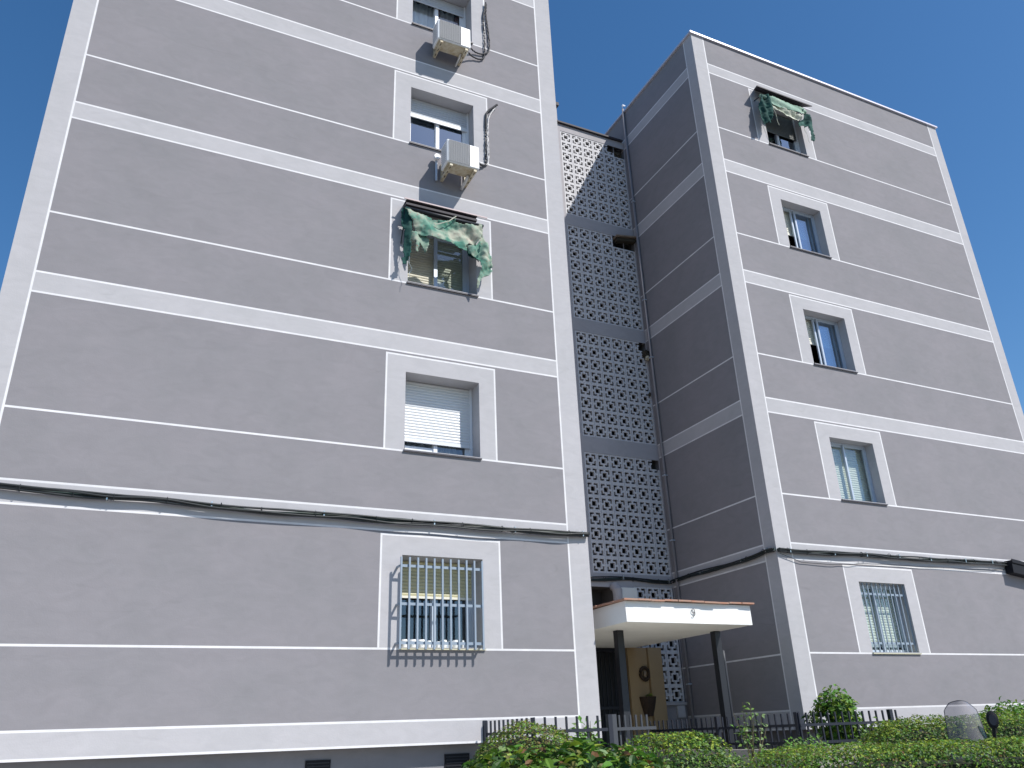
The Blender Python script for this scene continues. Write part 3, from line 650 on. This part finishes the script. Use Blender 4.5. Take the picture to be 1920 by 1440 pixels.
# ------------------------------------------------------------------ cable bundles
def bundle(name, path, off, label, strands, clips, clip_dir, wob=.018):
    r = empty(name, path[0], label, 'cables', 'cable bundles along the blocks')
    rr = random.Random(hash(name) % 97 + len(path))
    base = smoothp(path, 2)
    for k in range(strands):
        ph = k * 2.4; m = MB(); pts = []
        L_ = 0
        dense = []
        for a, b in zip(base, base[1:]):
            nn = max(1, int((b - a).length / .07)); dense += [a.lerp(b, t_ / nn) for t_ in range(nn)]
        dense.append(base[-1])
        for i, p in enumerate(dense):
            s_ = i * .07; e = min(1, i / 6, (len(dense) - 1 - i) / 6)
            dz = wob * (1 if k % 6 < 3 else 2.3) * e * (noise.noise((s_ * .9, ph, 2.)) * 1.4 + .25 * math.sin(s_ * 6 + ph)); dy = .018 * noise.noise((s_ * 1.1, ph, 8.))
            c_ = .024 * Vector((0, math.cos(ph), math.sin(ph)))
            if clip_dir == 'x': c_ = Vector((c_.y, 0, c_.z)); pts.append(p + Vector((off[0] + dy, 0, dz)) + c_)
            else: pts.append(p + Vector((0, off[1] + dy, dz)) + c_)
        m.tube(pts, [.021, .014, .018, .009, .012, .006][k % 6], RUBB if k % 3 else RUBG, 6); m.build('cable', r, smooth=True)
    Lt = (base[-1] - base[0]).length; nt_ = int(Lt / .55)
    for q in range(1, nt_):
        t_ = q / nt_; i_ = min(len(base) - 2, int(t_ * (len(base) - 1))); p = base[i_]; o3 = Vector((off[0], 0, 0)) if clip_dir == 'x' else Vector((0, off[1], 0))
        ring = [p + o3 + Vector((0, .042 * math.cos(a * math.pi / 6), .042 * math.sin(a * math.pi / 6))) if clip_dir != 'x' else p + o3 + Vector((.042 * math.cos(a * math.pi / 6), 0, .042 * math.sin(a * math.pi / 6))) for a in range(13)]
        z_ = MB(); z_.tube(ring, .005, RUBB, 4, False); z_.build('cable_tie', r)
    for q in clips:
        c_ = MB(); x, y, z = q
        if clip_dir == 'x': c_.box(x - .055, x - .0, y - .008, y + .008, z - .05, z + .05, CLIP)
        else: c_.box(x - .008, x + .008, y - .085, y - .0, z - .035, z + .045, CLIP)
        c_.build('cable_clip', r)
    return r
zL = [(-8.33, 4.49), (-7.88, 4.47), (-7.33, 4.442), (-6.75, 4.432), (-6.16, 4.45), (-5.52, 4.43), (-4.85, 4.405), (-4.16, 4.42), (-3.27, 4.405), (-2.64, 4.414), (-1.81, 4.412), (-1.3, 4.405), (-.58, 4.41), (-.01, 4.425)]
bundle('cable_bundle', [(x, 0, z) for x, z in zL], (0, -.065), 'black cable bundle clipped along the pale band of the left block', 5,
       [(-6.75, 0, 4.43), (-5.55, 0, 4.43), (-4.12, 0, 4.42), (-2.55, 0, 4.414), (-1.28, 0, 4.405), (-.12, 0, 4.42)], 'y')
zR = [(3.80, 4.42), (4.34, 4.406), (5.11, 4.421), (6.18, 4.452), (7.03, 4.448), (7.91, 4.444), (9.01, 4.48), (9.82, 4.479), (10.0, 4.47)]
bundle('cable_bundle', [(x, 0, z) for x, z in zR], (0, -.055), 'black cable bundle clipped along the pale band of the right block', 5,
       [(4.05, 0, 4.41), (5.1, 0, 4.42), (5.9, 0, 4.44), (6.75, 0, 4.45), (7.6, 0, 4.445), (8.6, 0, 4.47), (9.4, 0, 4.48)], 'y', .018)
m = MB(); m.tube(wig([(3.83, -.04, 4.36), (4.3, -.03, 4.23), (5.1, -.03, 4.22), (5.7, -.03, 4.27), (6.6, -.03, 4.30), (8.0, -.03, 4.31), (9.3, -.03, 4.33), (9.8, -.03, 4.38)], .02, 4), .006, RUBB, 5)
tag(m.build('loose_cable', None, smooth=True), 'single thin cable sagging below the bundle on the right block', 'cable')
yS = [(3.01, 4.40), (2.38, 4.415), (1.71, 4.397), (1.09, 4.385), (.5, 4.415), (.24, 4.45), (.01, 4.43)]
bundle('cable_bundle', [(3.808, y, z) for y, z in yS], (-.05, 0), 'dark cable bundle along the shaded side wall of the right block', 4, [(3.808, 2.1, 4.41), (3.808, .9, 4.40), (3.808, .22, 4.45)], 'x', .02)
bundle('cable_bundle', [(.9, PY, 4.36), (1.894, PY, 4.36), (2.557, PY, 4.41), (3.234, PY, 4.386), (3.74, PY, 4.385)], (0, -.03), 'thin dark cables across the stairwell wall above the canopy', 3, [(2.557, PY, 4.41), (3.66, PY, 4.385)], 'y', .03)
m = MB(); R = Matrix.Rotation(math.radians(7), 3, 'Y'); cc = Vector((10.0, -.1, 4.4))
m.box(9.84, 10.95, -.18, -.012, 4.26, 4.52, BLK, R, cc); m.box(9.83, 10.96, -.20, -.182, 4.46, 4.54, BLK, R, cc)
tag(m.build('junction_box', None, bevel=.008), 'black box fixed to the pale band at the right end of the cables', 'junction box')
# ------------------------------------------------------------------ ground
g = MB()
ys = [-400, -9.4, -9.398, -2.0, 11, 400]
g.face([(-400, -400, 0), (400, -400, 0), (400, -9.4, 0), (-400, -9.4, 0)], ASPH); tag(g.build('road', None), kind='structure')
g = MB(); g.box(-400, 400, -9.396, -9.25, -.2, .12, CONC); g.face([(-400, -9.25, .12), (400, -9.25, .12), (400, -2.05, .40), (-400, -2.05, .40)], PAVE)
g.face([(-400, -2.05, .40), (400, -2.05, .40), (400, 400, .40), (-400, 400, .40)], PAVE); tag(g.build('pavement', None), kind='structure')
g = MB(); g.box(-1.70, 2.15, -1.3, 3.3, .3, .92, PATH); g.box(-1.70, 2.15, -1.6, -1.304, .3, .75, PATH); g.box(-1.70, 2.15, -1.9, -1.604, .3, .58, PATH); tag(g.build('entrance_path', None), kind='structure')
g = MB(); g.box(2.5, 12.3, -1.30, .19, .3, 1.22, SOIL); tag(g.build('planting_bed', None), kind='structure')
lw = MB(); lw.box(2.17, 4.30, -1.55, -1.31, .3, 1.33, CONC); lw.box(2.17, 2.48, -1.306, 2.9, .3, 1.30, CONC); tag(lw.build('low_wall', None), 'low concrete wall carrying the black railing beside the entrance', 'wall')
lw = MB(); lw.box(-1.93, -1.72, -1.55, .18, .3, 1.33, CONC); lw.box(-1.715, -.75, -1.55, -1.40, .3, 1.33, CONC); tag(lw.build('low_wall', None), 'low concrete wall below the railing in front of the left block', 'wall')
# ------------------------------------------------------------------ railings
def railing(name, segs, zt, label, m=BLACKI, z0=1.33, sp=.128, posts=()):
    r = empty(name, (segs[0][0][0], segs[0][0][1], z0), label, 'railing', 'iron railings round the entrance')
    for (a, b) in segs:
        a = Vector((*a, 0)); b = Vector((*b, 0)); L_ = (b - a).length; n_ = max(1, int(L_ / sp)); d = (b - a) / L_
        for i in range(n_ + 1):
            p = a + d * (L_ * i / n_); q = MB(); hw = .011
            q.box(p.x - hw, p.x + hw, p.y - hw, p.y + hw, z0, zt, m); q.build('picket', r)
        nx, ny = -d.y * .008, d.x * .008
        for zz in (zt - .16, z0 + .05):
            A = a - d * .01; B = b + d * .01; q = MB()
            q.box(min(A.x, B.x) - abs(nx) - .0, max(A.x, B.x) + abs(nx), min(A.y, B.y) - abs(ny) - .012 * abs(d.x), max(A.y, B.y) + abs(ny) + .012 * abs(d.x), zz - .018, zz + .018, m)
            q.build('rail', r)
    for (x, y) in posts:
        q = MB(); q.box(x - .03, x + .03, y - .03, y + .03, z0 - .1, zt + .01, m); q.build('post', r)
    return r
railing('railing', [((-1.80, -.06), (-1.80, -1.40)), ((-1.80, -1.46), (-.78, -1.46))], 1.80, 'black railing in front of the left block, half behind the trimmed bush', posts=((-1.80, .02), (-.76, -1.46)))
railing('railing', [((2.33, -1.36), (2.33, 2.2)), ((2.33, -1.44), (4.22, -1.44))], 1.765, 'black railing beside the shaded entrance, running to the right block', posts=((2.33, -1.40), (2.33, .35), (4.10, -1.44)))
railing('gate', [((-.70, -1.46), (-.10, -1.30))], 1.80, 'open grey metal gate between the left railing and the entrance', m=GATEM, z0=.9, sp=.10, posts=((-.70, -1.46),))['category'] = 'gate'
# ------------------------------------------------------------------ plants
def leaf(mb, p, n, up, L_, W_, m, fold=.25, fine=False):
    """one curved leaf of four faces, stem end at p, pointing along up, facing n"""
    n = n.normalized(); u = (up - n * up.dot(n))
    if u.length < 1e-3: u = Vector((1, 0, 0)).cross(n)
    u.normalize(); s_ = u.cross(n)
    k = mb.mi(m); b = len(mb.v)
    if fine:
        for t_, w_, h_ in ((0, 0, 0), (.22, .72, .05), (.5, 1, .08), (.78, .62, .04), (1, 0, -.10)):
            c_ = p + u * L_ * t_ + n * L_ * h_
            mb.v += [tuple(c_), tuple(c_ + s_ * W_ * .5 * w_ + n * W_ * fold * w_), tuple(c_ - s_ * W_ * .5 * w_ + n * W_ * fold * w_)]
        for q in range(4):
            A = b + q * 3; B = A + 3
            mb.f += [(A, A + 1, B + 1, B), (A, B, B + 2, A + 2)]; mb.m += [k] * 2
        return
    mid1 = p + u * L_ * .5 + n * L_ * .06; tip = p + u * L_ - n * L_ * .12
    mb.v += [tuple(p), tuple(mid1), tuple(tip), tuple(p + u * L_ * .45 + s_ * W_ * .5 + n * W_ * fold), tuple(p + u * L_ * .45 - s_ * W_ * .5 + n * W_ * fold)]
    mb.f += [(b, b + 3, b + 1), (b, b + 1, b + 4), (b + 1, b + 3, b + 2), (b + 1, b + 2, b + 4)]; mb.m += [k] * 4
def rv(r): return Vector((r.gauss(0, 1), r.gauss(0, 1), r.gauss(0, 1))).normalized()
def pick(r, pal):
    t_ = r.random() * sum(w_ for _, w_ in pal)
    for k, w_ in pal:
        t_ -= w_
        if t_ <= 0: return LF[k]
    return LF[pal[0][0]]
def hedge(name, c, half, rotz, label, dens, ls, pal, seed, power=4., bump=.05, zmin=.35, cat='hedge', pal_top=None, depth=.09, group=None, fine=False, ar=.55):
    """clipped bush: leaves spread through the outer layer of a superellipsoid, over a closed hull darkened for inner shade"""
    r = random.Random(seed); root = empty(name, (c[0], c[1], 0), label, cat, group)
    c = Vector(c); hx, hy, hz = half; Rz = Matrix.Rotation(rotz, 3, 'Z')
    area = 4 * (hx * hy * 2 + hx * hz * 2 + hy * hz * 2) * .9
    mb = MB(); n_ = int(area * dens)
    def surf(d):
        return 1. / ((abs(d.x / hx) ** power + abs(d.y / hy) ** power + abs(d.z / hz) ** power) ** (1 / power))
    cnt = 0
    while cnt < n_:
        # area-like sampling: random point on box then push onto superellipsoid
        f = r.random() * (hx * hy + hx * hz + hy * hz); sgn = r.choice((-1, 1)); a, b = r.uniform(-1, 1), r.uniform(-1, 1)
        if f < hx * hy: d = Vector((a * hx, b * hy, sgn * hz))
        elif f < hx * hy + hx * hz: d = Vector((a * hx, sgn * hy, b * hz))
        else: d = Vector((sgn * hx, a * hy, b * hz))
        cnt += 1
        if d.z < 0 and c.z + d.z < zmin: continue
        t_ = surf(d); p = d * t_
        g_ = Vector((abs(p.x / hx) ** (power - 1) / hx * (1 if p.x > 0 else -1), abs(p.y / hy) ** (power - 1) / hy * (1 if p.y > 0 else -1), abs(p.z / hz) ** (power - 1) / hz * (1 if p.z > 0 else -1))).normalized()
        w_ = noise.noise(p * 3.5 + Vector((seed, 0, 0))) * bump + noise.noise(p * 11 + Vector((0, seed, 0))) * bump * .6
        p = p + g_ * (w_ - depth * r.random() ** 2 + .012 * r.random())
        P = Rz @ p + c; G = Rz @ g_
        nn = (G * .8 + Vector((0, 0, .5)) + rv(r) * .75).normalized(); uu = (G * .5 + Vector((0, 0, .35)) + rv(r) * .9)
        s_ = ls * r.uniform(.65, 1.3)
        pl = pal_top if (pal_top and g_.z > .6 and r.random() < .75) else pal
        leaf(mb, P, nn, uu, s_, s_ * ar, pick(r, pl), fine=fine)
    mb.build('foliage', root)
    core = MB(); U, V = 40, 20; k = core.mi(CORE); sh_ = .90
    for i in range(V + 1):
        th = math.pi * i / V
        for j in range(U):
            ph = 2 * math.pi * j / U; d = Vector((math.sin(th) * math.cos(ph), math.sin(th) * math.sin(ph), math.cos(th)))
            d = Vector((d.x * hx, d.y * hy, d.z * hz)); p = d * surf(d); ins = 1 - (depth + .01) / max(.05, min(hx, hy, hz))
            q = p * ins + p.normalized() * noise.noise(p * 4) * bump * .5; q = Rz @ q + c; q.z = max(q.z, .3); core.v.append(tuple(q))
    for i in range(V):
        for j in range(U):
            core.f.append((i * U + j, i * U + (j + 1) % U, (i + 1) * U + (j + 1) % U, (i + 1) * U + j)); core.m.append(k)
    core.build('shade_hull', root)
    return root
def bushy(name, base, h, spread, label, nst, per, ls, pal, seed, cat='shrub', ar=.5, droop=0, low=.25, wobble=.5):
    r = random.Random(seed); root = empty(name, base, label, cat); b = Vector(base); st = MB(); lf = MB()
    for i in range(nst):
        a = r.uniform(0, 2 * math.pi); top = b + Vector((math.cos(a) * spread * r.uniform(.1, 1), math.sin(a) * spread * r.uniform(.1, 1), h * r.uniform(.65, 1)))
        pts = [b + Vector((r.uniform(-1, 1) * spread * .15, r.uniform(-1, 1) * spread * .15, 0))]
        for q in (.33, .66, 1): pts.append(pts[0].lerp(top, q) + rv(r) * spread * .08)
        st.tube(pts, [.012, .009, .006, .003], STEM, 5)
        for k in range(per):
            t_ = low + (1 - low) * r.random() ** .7; s_ = t_ * 3; ii = min(2, int(s_)); p = pts[ii].lerp(pts[ii + 1], s_ - ii)
            off = rv(r) * spread * .28 * r.random() ** .5; p = p + off
            nn = (Vector((0, 0, .7)) + rv(r) * wobble + Vector((0, -.4, 0))); uu = off.normalized() + Vector((0, 0, .3 - droop)) + rv(r) * .4
            s2 = ls * r.uniform(.6, 1.3); leaf(lf, p, nn, uu, s2, s2 * ar, pick(r, pal))
    st.build('stems', root); lf.build('foliage', root); return root
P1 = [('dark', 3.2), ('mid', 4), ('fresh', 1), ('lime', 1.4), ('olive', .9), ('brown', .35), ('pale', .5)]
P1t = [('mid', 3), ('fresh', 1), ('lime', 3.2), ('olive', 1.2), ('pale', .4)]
# long clipped hedge at the right
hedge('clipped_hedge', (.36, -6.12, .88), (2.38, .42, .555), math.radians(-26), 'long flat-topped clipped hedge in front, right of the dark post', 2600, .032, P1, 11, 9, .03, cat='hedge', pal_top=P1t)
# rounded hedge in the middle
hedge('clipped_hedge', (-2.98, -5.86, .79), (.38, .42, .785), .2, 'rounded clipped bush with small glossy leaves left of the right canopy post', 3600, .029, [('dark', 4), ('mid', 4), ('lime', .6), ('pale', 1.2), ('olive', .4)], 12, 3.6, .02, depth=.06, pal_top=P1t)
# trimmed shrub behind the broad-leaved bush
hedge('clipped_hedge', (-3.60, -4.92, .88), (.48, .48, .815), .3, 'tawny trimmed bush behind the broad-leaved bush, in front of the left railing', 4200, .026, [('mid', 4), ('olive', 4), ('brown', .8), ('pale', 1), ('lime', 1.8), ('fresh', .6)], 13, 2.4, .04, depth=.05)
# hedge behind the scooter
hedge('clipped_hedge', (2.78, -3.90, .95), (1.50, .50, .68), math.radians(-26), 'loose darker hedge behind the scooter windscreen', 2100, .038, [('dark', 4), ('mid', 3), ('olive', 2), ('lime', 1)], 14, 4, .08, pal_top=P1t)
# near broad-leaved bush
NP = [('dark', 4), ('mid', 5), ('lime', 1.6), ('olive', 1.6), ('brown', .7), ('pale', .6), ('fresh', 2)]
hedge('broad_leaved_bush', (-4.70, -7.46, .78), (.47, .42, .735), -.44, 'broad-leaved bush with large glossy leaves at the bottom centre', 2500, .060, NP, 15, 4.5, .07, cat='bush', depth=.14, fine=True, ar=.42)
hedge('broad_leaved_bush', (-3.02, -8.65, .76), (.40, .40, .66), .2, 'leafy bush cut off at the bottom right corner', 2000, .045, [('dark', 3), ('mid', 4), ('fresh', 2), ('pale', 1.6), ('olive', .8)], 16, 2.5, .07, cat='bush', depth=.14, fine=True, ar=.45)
# plants behind the railing
hedge('leafy_shrub', (3.50, -1.02, 1.54), (.34, .26, .50), 0, 'dense leafy green shrub rising above the railing at the right block corner', 900, .085, [('mid', 4), ('fresh', 3), ('lime', 2), ('dark', 2), ('pale', .6)], 21, 2.2, .22, zmin=1.2, cat='shrub', depth=.2, fine=True, ar=.5)
bushy('leafy_shrub', (2.10, -1.75, .95), .52, .42, 'low leafy sprigs in front of the railing below the shrub', 16, 26, .07, [('mid', 4), ('fresh', 3), ('dark', 2), ('pale', 1)], 22)
bushy('climbing_plant', (1.70, -1.1, 1.0), .95, .28, 'thin pale climbing plant by the railing in front of the shaded wall', 8, 16, .075, [('pale', 4), ('mid', 3), ('fresh', 1)], 23, cat='plant')
bushy('leafy_shrub', (3.55, -1.75, 1.05), .56, .38, 'low plant tangled in the right end of the railing', 16, 26, .075, [('mid', 4), ('pale', 2), ('dark', 2)], 24)
bushy('leafy_plant', (-.95, -1.05, 1.2), .55, .33, 'pale leafy plant behind the railing at the left block corner', 10, 18, .11, [('pale', 3), ('fresh', 3), ('mid', 2)], 25, cat='plant')
hedge('leafy_plant', (4.40, -3.25, 1.36), (.52, .3, .36), math.radians(-20), 'bright green bushy plant behind the scooter mirror', 900, .075, [('fresh', 5), ('mid', 3), ('lime', 1)], 26, 2.4, .14, zmin=.4, cat='plant', depth=.12, fine=True, ar=.4)
bushy('hanging_plant', (2.86, 2.93, 2.17), .07, .10, 'few yellowish leaves in the wall basket', 6, 10, .05, [('lime', 3), ('olive', 2)], 27, cat='plant')
# ------------------------------------------------------------------ scooter behind the hedge
SC = empty('scooter', (1.35, -4.95, .33), 'parked scooter with tall clear windscreen and black mirror behind the hedge', 'scooter')
base = Vector((1.24, -4.85, 0)); ang = math.radians(-45); Rz = Matrix.Rotation(ang, 3, 'Z')
def sp(x, y, z): return tuple(Rz @ Vector((x, y, 0)) + base + Vector((0, 0, z)))
m = MB(); U, V = 14, 12; k = m.mi(SCREEN); zt_, zb2 = 1.775, 1.22
for j in range(V + 1):
    t_ = j / V; z = zb2 + (zt_ - zb2) * t_
    hw = .19 - .05 * t_
    if t_ > .82: hw *= math.sqrt(max(.0, 1 - ((t_ - .82) / .18) ** 2 * .62))
    for i in range(U + 1):
        s_ = -1 + 2 * i / U; m.v.append(sp(s_ * hw, .10 * s_ * s_ + .16 * t_, z - .02 * (s_ * s_) * (t_ > .9)))
for j in range(V):
    for i in range(U): m.f.append((j * (U + 1) + i, j * (U + 1) + i + 1, (j + 1) * (U + 1) + i + 1, (j + 1) * (U + 1) + i)); m.m.append(k)
rim = [m.v[j * (U + 1)] for j in range(V + 1)] + [m.v[V * (U + 1) + i] for i in range(1, U + 1)] + [m.v[j * (U + 1) + U] for j in range(V - 1, -1, -1)]
scr = m.build('windscreen', SC, smooth=True)
m = MB(); m.tube(rim, .004, GATEM, 5); m.build('screen_rim', scr, smooth=True)
for s_ in (1,):
    m = MB(); hd = Vector(sp(s_ * .25, .12, 1.585))
    m.tube([sp(s_ * .22, .2, 1.22), sp(s_ * .23, .16, 1.38), sp(s_ * .25, .13, 1.53)], [.014, .014, .02], BLK, 8)
    for j in range(8):
        pass
    ell = []
    for q, (dy, sc_) in enumerate(((-.02, .6), (-.012, .95), (.0, 1), (.03, .55), (.045, .1))):
        ring = [(hd + Rz @ Vector((.055 * sc_ * math.cos(a * math.pi / 8), dy, 0)) + Vector((0, 0, .085 * sc_ * math.sin(a * math.pi / 8)))) for a in range(16)]
        ell.append(ring)
    for q in range(4):
        for a in range(16): m.face([ell[q][a], ell[q][(a + 1) % 16], ell[q + 1][(a + 1) % 16], ell[q + 1][a]], BLK)
    m.face(ell[0], BLKM); m.build('mirror', SC, smooth=False)
m = MB(); m.tube([sp(-.33, .24, 1.18), sp(-.15, .2, 1.22), sp(.15, .2, 1.22), sp(.33, .24, 1.18)], .016, BLK, 8); m.build('handlebar', SC, smooth=True)
m = MB()
for q, (x0, x1, y0, y1, z0, z1) in enumerate(((-.17, .17, .02, .16, .75, 1.20), (-.15, .15, .16, .62, .52, .60), (-.14, .14, .60, 1.35, .60, .98))):
    P_ = [sp(x, y, z) for x in (x0, x1) for y in (y0, y1) for z in (z0, z1)]; b0 = len(m.v); m.v += P_
    for f_ in ((0, 1, 3, 2), (4, 6, 7, 5), (0, 4, 5, 1), (2, 3, 7, 6), (0, 2, 6, 4), (1, 5, 7, 3)): m.f.append(tuple(b0 + i for i in f_)); m.m.append(m.mi(SCOOT))
m.build('body', SC, bevel=.03)
m = MB(); P_ = [sp(x, y, z) for x in (-.13, .13) for y in (.58, 1.30) for z in (.985, 1.07)]; m.v += P_
for f_ in ((0, 1, 3, 2), (4, 6, 7, 5), (0, 4, 5, 1), (2, 3, 7, 6), (0, 2, 6, 4), (1, 5, 7, 3)): m.f.append(f_); m.m.append(m.mi(BLK))
m.build('saddle', SC, bevel=.02)
for yc in (.0, 1.2):
    m = MB(); ring = [sp(0, yc + .2 * math.cos(a * math.pi / 12), .56 + .2 * math.sin(a * math.pi / 12)) for a in range(25)]
    m.tube(ring, .05, TYRE, 8, False); m.build('wheel', SC, smooth=True)
